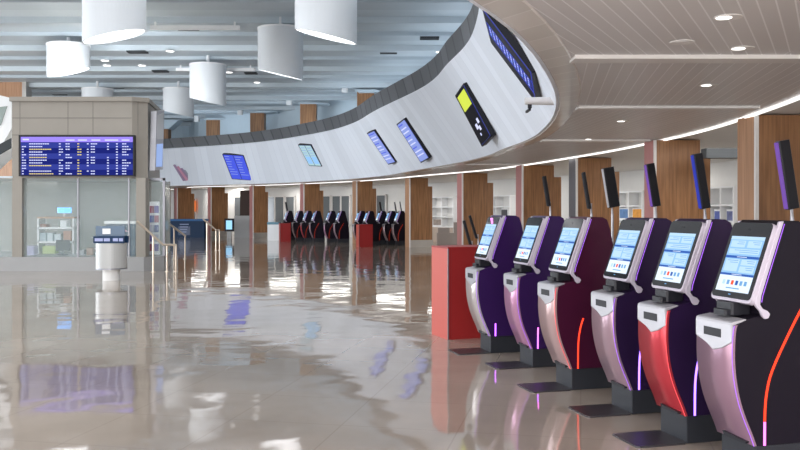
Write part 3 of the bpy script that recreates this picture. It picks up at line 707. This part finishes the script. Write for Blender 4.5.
# booth's departures board
t = thing('departures_board', 'large indigo flight board with lilac header on the booth front', 'screen', (bx(78.5), YB-.005, ZV(156, YB)))
hw = (bx(136)-bx(21))/2; hh = (ZV(135.5, YB)-ZV(176.5, YB))/2
m = MB(); m.box(-hw, hw, -.14, 0, -hh, hh); m.build('housing', M_blackp, t)
m = MB(); y = -.142
def rq(x0, x1, z0, z1, yy, mi): m.poly([(x0, yy, z0), (x1, yy, z0), (x1, yy, z1), (x0, yy, z1)], mi)
a0, a1, c0, c1 = -hw+.06, hw-.04, -hh+.03, hh-.05
rq(a0, a1, c0, c1, y, 0); rq(a0, a1, c1-.14, c1, y-.001, 2); rq(a0+.05, a0+.22, c1-.09, c1-.05, y-.002, 3)
for (p0, p1) in ((.4, .48), (.51, .59), (.63, .71), (.75, .87), (.9, .97)): rq(a0+(a1-a0)*p0, a0+(a1-a0)*p1, c1-.10, c1-.07, y-.002, 3)
nr = 12; hrow = (c1-.15-c0)/nr
for r_ in range(nr):
    z1_ = c1-.15-r_*hrow
    if r_ % 4 in (0, 1) or r_ in (4, 9): rq(a0, a1, z1_-hrow, z1_, y-.001, 1)
    for ci, (p0, p1) in enumerate(((.01, .06), (.075, .3), (.34, .39), (.40, .47), (.505, .56), (.59, .61), (.625, .69), (.77, .81), (.85, .885), (.905, .99))):
        if random.random() < .12: continue
        e = p0+(p1-p0)*random.uniform(.55, 1)
        mi = 4 if (ci == 1 and r_ % 3 == 2) or ci == 4 else 3
        n_ = max(1, int((e-p0)/.02))
        for k in range(n_): rq(a0+(a1-a0)*(p0+k*.02), a0+(a1-a0)*(p0+k*.02+.0165), z1_-hrow*.68, z1_-hrow*.32, y-.002, mi)
m.build('display', [B_bg, B_bg2, B_hd, B_tx, B_ty], t)
# obliquely seen screen on booth's right corner
t = thing('side_display', 'tall tilted pale blue display fixed on the right corner of the booth', 'screen', (bx(149), YB+.3, ZV(170, YB)), R(82))
hd = ZV(106, YB)-ZV(170, YB)
m = MB(); m.prism([(0, 0), (.5, .05), (.62, hd), (.1, hd-.1)], -.08, .08, 'y'); m.build('housing', M_silver, t)
m = MB(); m.prism([(.06, .1), (.46, .13), (.5, hd*.45), (.1, hd*.42)], -.09, -.081, 'y'); m.build('display', em('side display lilac', (.32, .45, .8), .7), t)
m = MB(); m.prism([(.12, hd*.5), (.51, hd*.52), (.56, hd-.08), (.15, hd-.2)], -.09, -.081, 'y'); m.build('mirror_panel', M_steel, t)
# white slanted structure left of the booth
m = MB(); m.prism([(-1.6, ZV(84, 24.5)), (-.0, ZV(98, 24.5)), (.0, ZV(128, 24.5)), (-.35, ZV(150, 24.5)), (-1.6, ZV(190, 24.5))], 0, 1.2, 'y', 0)
m.prism([(-1.5, ZV(112, 24.5)), (-.12, ZV(106, 24.5)), (-.3, ZV(125, 24.5)), (-1.5, ZV(138, 24.5))], -.03, 0.001, 'y', 1)
m.prism([(-1.6, ZV(168, 24.5)), (-.0, ZV(138, 24.5)), (-.0, ZV(148, 24.5)), (-1.6, ZV(180, 24.5))], -.04, .001, 'y', 2)
tag(m.build('slanted_canopy', [M_white, mat('green grey glass', (.25, .30, .28), .2), M_vent], loc=(XY(12.5, 24.5).x-.05, 24.55, 0)), 'white slanted canopy with grey green panel cut by the left picture edge', 'canopy')
m = MB(); m.box(XY(-14, 40).x, XY(22, 40).x, 40, 40.6, 0, ZUP+.01)
tag(m.build('column', M_wood2), 'pale wood column behind the booth at the top left edge', 'column')
m = MB(); m.box(XY(23, 40).x, XY(27, 40).x, 39.9, 40.5, 0, ZUP+.01)
tag(m.build('post', M_steel), 'slim pale steel post beside the pale wood column at top left', 'post')

# things inside the booth (inside stands behind glass)
def inb(u, v, d=1.0): Y = YB+d; return XY(u, Y, ZV(v, Y))
def shelfbox(name, label, cat, u0, u1, v0, v1, d, material, dep=.3, grp=None, sit=None):
    Y = YB+d; x0 = XY(u0, Y).x; x1 = XY(u1, Y).x; z0 = ZV(v1, Y) if sit is None else sit; z1 = ZV(v0, Y)
    m = MB(); m.box(0, x1-x0, 0, dep, 0, z1-z0, bev=.02); return tag(m.build(name, material, loc=(x0, Y, z0)), label, cat, grp)
Yd = YB+1.6
sh = thing('shelf_unit', 'pale shelf unit with wooden edge inside the booth behind the glass', 'shelf', (XY(37, Yd).x, Yd, ZP+.002))
wS = XY(74, Yd).x-XY(37, Yd).x; z_ = ZP+.002
for nm_, vv in (('top_board', 218.5), ('shelf', 229), ('shelf', 243)):
    m = MB(); m.box(0, wS, 0, .45, ZV(vv, Yd)-z_, ZV(vv, Yd)-z_+.05); m.build(nm_, M_wood2 if vv < 220 else M_white, sh)
for xx in (0, wS-.05): m = MB(); m.box(xx, xx+.05, .0, .45, 0, ZV(218.5, Yd)-z_-.001); m.build('side_board', M_white, sh)
def onsh(vv): return ZV(vv, Yd)+.055
for k, (u0, u1, v0, vs_, c_, lb) in enumerate(((39.5, 46, 224, 229, (.3, .13, .08), 'brown box on the upper shelf in the booth'), (60, 67, 220.5, 229, (.75, .78, .8), 'white lamp shade on the upper shelf in the booth'),
        (39.5, 46, 233, 243, (.45, .55, .6), 'leftmost grey blue folder block on the middle shelf'), (47, 53, 233, 243, (.55, .62, .66), 'middle pale folder block on the middle shelf'), (54, 61, 234, 243, (.5, .56, .6), 'right pale folder block on the middle shelf'), (63, 71, 231, 243, (.4, .2, .13), 'rust brown box on the middle shelf'))):
    shelfbox('storage_box', lb, 'box', u0, u1, v0, vs_, 1.66, mat('box %d' % k, c_, .6), .28, 'storage boxes on the booth shelves', onsh(vs_))
shelfbox('storage_box', 'lime green box at the bottom of the booth shelf unit', 'box', 42, 55, 246, 257, 1.65, mat('lime box', (.45, .55, .2), .6), .28, 'storage boxes on the booth shelves', ZP+.002)
# monitor & desk at right
t = thing('office_monitor', 'black computer monitor standing behind the booth glass', 'monitor', (XY(63, YB+1).x, YB+1, ZP+.002))
m = MB(); m.box(-.2, .2, -.02, .03, .12, .42, bev=.01); m.build('screen', M_blackp, t)
m = MB(); m.box(-.03, .03, -.01, .02, .02, .12); m.box(-.12, .12, -.08, .08, 0, .02); m.build('stand', M_blackp, t)
sg = shelfbox('lit_sign', 'small bright blue lit sign standing on the shelf unit in the booth', 'sign', 57, 71, 207.5, 213, 1.7, M_blue, .06)
t = thing('sign_stem', 'thin pole holding the blue sign on the booth shelf', 'pole', (XY(64, YB+1.73).x, YB+1.73, ZV(218.5, Yd)+.052))
m = MB(); m.cyl((0, 0), .012, 0, ZV(213, YB+1.7)-(ZV(218.5, Yd)+.052), 8); m.build('pole', M_steel, t)
t.scale = (1, 1, 1)
ct = thing('booth_counter', 'navy counter with white sloping top inside the booth behind the litter bin', 'counter', (XY(106, YB+.5).x, YB+.5, ZP+.002))
wC = XY(135, YB+.5).x-XY(106, YB+.5).x; hC = ZV(221, YB+.5)-ZP
m = MB(); m.box(0, wC, 0, .5, 0, hC-.08); m.build('front', M_navy, ct)
m = MB(); m.box(-.03, wC+.02, -.05, .55, hC-.079, hC); m.build('top', M_white, ct)
m = MB(); m.prism([(.22, hC-.3), (.5, hC-.22), (.62, hC-.3), (.45, hC-.28), (.35, hC-.36)], -.012, -.001, 'y'); m.build('emblem', mat('pale pink mark', (.6, .3, .4), .5), ct)
for u0, u1, v0, lb, c_ in ((76, 84, 250, 'grey printer on the booth ledge', (.3, .32, .34)), (86, 93, 248, 'brown bag on the booth ledge', (.25, .14, .09)), (94, 104, 252, 'dark box on the booth ledge next to the litter bin', (.08, .09, .11)), (23, 34, 246, 'lilac box low in the left corner of the booth', (.42, .4, .58))):
    shelfbox('desk_item', lb, 'box', u0, u1, v0, 257, .9, mat('desk item '+lb[:5], c_, .5), .3, 'things on the booth ledge', ZP+.002)
# rack with coloured leaflets on right side
t = thing('leaflet_rack', 'leaflet rack with dark red and violet leaflets behind the side glass of the booth', 'rack', (XY(148.5, YB+1.1).x, YB+1.1, ZP+.002))
m = MB(); m.box(0, .28, .1, .14, 0, 1.5); m.build('back_panel', M_white, t)
cm = [mat('leaflet %d' % i, c_, .5) for i, c_ in enumerate(((.3, .05, .1), (.15, .1, .35), (.5, .5, .6), (.08, .1, .3)))]
for r_ in range(5):
    for c_ in range(2):
        m = MB(); m.box(.02+c_*.13, .13+c_*.13, .06, .099, .1+r_*.27, .3+r_*.27); m.build('leaflet', cm[(r_+c_) % 4], t)

# litter bin / brochure stand in front of the booth
p = P(111.5, 280)
t = thing('litter_bin', 'round pale grey bin on a short pedestal topped with navy notices, before the booth', 'bin', p)
s_ = p.y/F
m = MB(); m.cyl((0, 0), 8.5*s_, 0, 12*s_, 32); m.build('pedestal', M_offw, t)
m = MB(); m.cyl((0, 0), 15*s_, 12*s_+.001, 37*s_, 40); m.build('drum', mat('bin grey', (.42, .42, .41), .4, .1), t, smooth=False)
m = MB(); m.cyl((0, 0), 15.3*s_, 11.2*s_, 12.4*s_, 40); m.build('base_ring', M_dsteel, t)
m = MB(); m.box(-15.5*s_, 15*s_, -.18, -.14, 37*s_+.001, 44*s_); m.box(-15.5*s_, 15*s_, .14, .18, 37*s_+.001, 44*s_); m.build('lower_notice', M_navy, t)
m = MB()
M_np = mat('notice print', (.35, .38, .6), .5)
for k, (a_, b_) in enumerate(((-14, -6), (-5, 1), (4, 9), (10, 14))):
    m = MB(); m.box(a_*s_, b_*s_, -.183, -.1801, 39*s_, 42*s_, 0); m.build('notice_print', M_np, t)
m = MB(); m.box(-15*s_, 14*s_, -.06, -.02, 44*s_+.001, 54*s_); m.build('upper_notice', mat('slate notice', (.04, .09, .16), .3), t)
m = MB(); m.box(-8*s_, 0*s_, -.075, -.061, 46*s_, 51.5*s_); m.build('white_card', M_white, t)

# ---------------------------------------------------------------- stair rails
def rail(label, pts, posts):
    t = thing('handrail', label, 'handrail', (pts[0].x, pts[0].y, 0), 0, 'sloping handrails right of the booth')
    o = Vector((pts[0].x, pts[0].y, 0))
    m = MB(); m.tube([p_-o for p_ in pts], .032, 10); m.build('rail', M_brass, t)
    for pp in posts:
        m = MB(); m.tube([(pp.x-o.x, pp.y-o.y, 0.012), (pp.x-o.x, pp.y-o.y, pp.z-.03)], .024, 8); m.cyl((pp.x-o.x, pp.y-o.y), .06, 0, .012, 12); m.build('post', M_brass, t)
def rp(u, v, Y): return XY(u, Y, ZV(v, Y))
def lerp(a, b_, k): return a+(b_-a)*k
a, b_, c_ = rp(137, 221, 22.3), rp(163, 244.6, 22.6), rp(176, 245, 22.8)
rail('nearest sloping champagne handrail, crossing the booth corner pillar', [a, b_, c_, Vector((c_.x, c_.y, c_.z-.02))], [lerp(a, b_, .62), b_+Vector((.1, .02, 0)), c_])
a2, b2 = rp(163, 219, 28), rp(185, 235.6, 28.4)
rail('middle sloping champagne handrail between booth and navy counter', [a2, b2, b2+Vector((.02, 0, -.02))], [lerp(a2, b2, .5), b2, lerp(a2, b2, .15)])
a3, b3, c3 = rp(203, 219, 34), rp(216, 230, 34.2), rp(219.6, 230, 34.4)
rail('farthest sloping champagne handrail in front of the wood column by the counter', [a3, b3, c3], [lerp(a3, b3, .3), b3, c3])

# navy counter far left & totem
p0 = P(168, 237.6); p1 = P(205, 237.6); wN = p1.x-p0.x; hN = ZV(219, p0.y)
t = thing('navy_counter', 'long navy counter with bright blue top edge in front of the far left columns', 'counter', p0)
m = MB(); m.box(0, wN, 0, .6, 0, hN-.12, bev=.05); m.build('front', M_navy, t)
m = MB(); m.box(-.1, wN+.1, -.1, .65, hN-.119, hN, bev=.1); m.build('top', mat('blue top', (.03, .12, .3), .4, spec=.2), t)
m = MB(); m.box(wN*.28, wN*.6, -.02, -.001, .15, hN*.6); m.build('poster', mat('slate poster', (.05, .08, .16), .4), t)
m = MB(); 
for k in range(4): m.box(wN*.32, wN*(.5+.02*k), -.024, -.0201, .3+k*.15, .36+k*.15)
m.build('poster_print', mat('poster print', (.2, .25, .4), .4), t)
p0 = P(229, 238.5)
t = thing('totem_screen', 'small totem with a lit pale screen beside the far wood column', 'totem', p0)
m = MB(); m.box(-.13, .13, .04, .2, 0, .4, bev=.03); m.build('base', M_plinth, t)
m = MB(); m.box(-.27, .27, .02, .2, .4, ZV(218.5, p0.y), bev=.03); m.build('housing', M_black, t)
m = MB(); m.box(-.17, .17, 0, .019, .52, ZV(220.5, p0.y)); m.build('screen', em('totem display', (.3, .6, .9), 1.0), t)
m = MB(); p0 = P(232, 238); m.box(0, 1.6, .2, .6, 0, ZV(216, 48)-.0, 0)
tag(m.build('service_desk', M_plinth, loc=(p0.x, p0.y+.5, 0)), 'plain grey service desk between the totem and the slim wood column', 'desk')
m = MB(); p0 = P(232, 238); m.box(0, .9, 0, .5, 0, 2.8)
tag(m.build('dark_cabinet', mat('dark brown cabinet', (.05, .03, .025), .5, spec=.15), loc=(p0.x+.2, p0.y+1.4, 0)), 'tall dark brown cabinet behind the plain grey desk', 'cabinet')
p0 = P(267.5, 240.5)
t = thing('light_counter', 'white counter with teal top left of the first small red box', 'counter', p0)
m = MB(); m.box(0, .62, 0, .5, 0, .85); m.build('front', M_white, t)
m = MB(); m.box(-.02, .64, -.02, .52, .851, .98); m.build('top', mat('teal top', (.08, .22, .3), .3), t)

# ---------------------------------------------------------------- glazing, shelving and posters behind the columns
def back_frame(u, back=0.25):
    lo, hi = -.9, 2.2
    d = Vector(((u-400)/F, 1))
    best = None
    for i in range(900):
        t = lo+(hi-lo)*i/900; p_ = at(r_bk(t), t, 0); e = abs(p_.x/p_.y-d.x) if p_.y > 5 else 9
        if best is None or e < best[0]: best = (e, t, p_)
    t, p_ = best[1], best[2]
    tan = (at(r_bk(t+.02), t+.02, 0)-at(r_bk(t-.02), t-.02, 0)).normalized()
    if tan.x < 0 and abs(tan.x) > abs(tan.y): tan = -tan
    elif tan.y > 0 and abs(tan.x) <= abs(tan.y): tan = -tan
    nrm = Vector((tan.y, -tan.x, 0))
    if nrm.dot(Vector((CX, CY, 0))-p_) < 0: nrm = -nrm
    return p_+nrm*back, math.atan2(tan.y, tan.x), (p_.y)
wn = 1
for u in (271, 281.5, 292, 328, 338, 347, 383, 196, 240):
    p_, a_, Y = back_frame(u, .06)
    z0, z1 = .75, 2.45
    m = MB(); m.box(-.36, .36, -.06, .0, z0, z1, 1); m.box(-.42, -.361, -.1, .02, z0-.06, z1+.06); m.box(.361, .42, -.1, .02, z0-.06, z1+.06); m.box(-.42, .42, -.1, .02, z1+.001, z1+.06); m.box(-.42, .42, -.1, .02, z0-.06, z0-.001)
    struct(m.build('window_%d' % wn, [M_trimw, M_win], loc=(p_.x, p_.y, 0), rz=a_)); wn += 1
def shelving(u, wd, label, ncol, items):
    p_, a_, Y = back_frame(u, .5)
    t = thing('shelving', label, 'shelf', (p_.x, p_.y, 0), a_)
    if (Matrix.Rotation(a_, 3, 'Z') @ Vector((0, -1, 0))).dot(Vector((CX, CY, 0))-p_) < 0: t.rotation_euler = (0, 0, a_+pi)
    m = MB(); m.box(-wd/2, wd/2, .25, .29, 0, 2.3); m.build('back_board', M_offw, t)
    for z in (.75, 1.25, 1.75, 2.25): m = MB(); m.box(-wd/2, wd/2, -.12, .249, z, z+.05); m.build('shelf', M_white, t)
    for k in range(ncol+1):
        x = -wd/2+wd*k/ncol; m = MB(); m.box(x-.03, x+.03, -.13, .3, 0, 2.3); m.build('upright', M_white, t)
    m = MB(); m.box(-wd/2, wd/2, -.2, .249, 0, .749); m.build('cupboard', mat('cupboard '+label[:6], (.5, .42, .36), .5), t)
    Mw = Matrix.Translation((t.location.x, t.location.y, 0)) @ Matrix.Rotation(t.rotation_euler[2], 4, 'Z')
    for i, (c, row, w_, h_, col, lb) in enumerate(items):
        x = -wd/2+wd*(c+.5)/ncol; z = (.801, 1.301, 1.801)[row]; pp = Mw @ Vector((x, 0, z))
        m = MB(); m.box(-w_/2, w_/2, -.03, .05, 0, h_, 0, bev=.01); m.box(-w_/2+.04, w_/2-.04, -.034, -.0301, .05, h_-.05, 1)
        tag(m.build('framed_picture', [M_white, mat('picture %s %d' % (lb[:4], i), col, .5, var=.5, vs=6)], loc=pp, rz=t.rotation_euler[2]), lb, 'picture', 'framed pictures on the far shelving')
BLU = (.08, .12, .4)
shelving(735, 2.2, 'white shelving seen between the two rightmost columns', 3, [(0, 1, .42, .36, BLU, 'blue picture, leftmost on shelving between the rightmost columns'), (1, 1, .4, .36, BLU, 'blue picture, middle on shelving between the rightmost columns'), (2, 1, .42, .36, (.12, .14, .3), 'dark blue picture, right on shelving between the rightmost columns'), (0, 0, .4, .3, (.4, .35, .3), 'brown picture low on shelving between the rightmost columns')])
shelving(638, 2.6, 'white shelving with yellow and orange posters above the fourth near kiosk', 3, [(0, 1, .7, .42, (.75, .5, .05), 'yellow poster, left on shelving above fourth kiosk'), (1, 1, .7, .42, (.1, .2, .4), 'blue and orange poster, middle on shelving above fourth kiosk'), (2, 1, .7, .42, (.7, .3, .05), 'orange poster, right on shelving above fourth kiosk'), (1, 0, .7, .42, (.7, .55, .1), 'amber poster, lower row on shelving above fourth kiosk')])
shelving(508, 2.4, 'white shelving with blue pictures right of the column behind the big red box', 2, [(0, 2, .5, .42, BLU, 'upper blue picture on shelving above the leftmost near kiosk'), (0, 1, .5, .4, (.15, .25, .5), 'lower blue picture on shelving above the leftmost near kiosk'), (1, 1, .6, .4, (.06, .06, .07), 'dark picture on shelving above the leftmost near kiosk')])
shelving(446, 3.0, 'white shelving with seats and a blue picture behind the big red box', 3, [(0, 1, .6, .42, (.15, .14, .5), 'violet blue picture on shelving left above the big red box'), (1, 0, .8, .4, (.3, .25, .22), 'brown picture on low shelving left above the big red box'), (0, 0, .6, .4, (.05, .05, .05), 'black picture on low shelving left above the big red box')])
# low waiting desk behind the big red box
p0 = XY(437, 40); 
m = MB(); m.box(0, 1.6, 0, .5, 0, .55); m.box(.05, .6, .1, .4, .55, .8); m.box(.8, 1.5, .1, .4, .55, 1.05)
tag(m.build('waiting_bench', mat('grey brown bench', (.3, .26, .24), .5), loc=p0), 'grey brown low bench between the skirted column and its right neighbour', 'bench')
# dropped dark soffit seen between the rightmost columns
m = MB(); m.box(5.7, 9.0, 15.8, 16.1, 2.62, 2.80); struct(m.build('trim_60', M_vent))
# poster with orange glow far left
p_, a_, Y = back_frame(197.5, .2)
m = MB(); m.box(-.25, .25, -.05, 0, 1.5, 2.3); tag(m.build('lit_poster', em('orange red poster', (.8, .18, .04), .7), loc=(p_.x, p_.y, 0), rz=a_), 'small orange red lit poster on the wall behind the navy counter', 'poster')
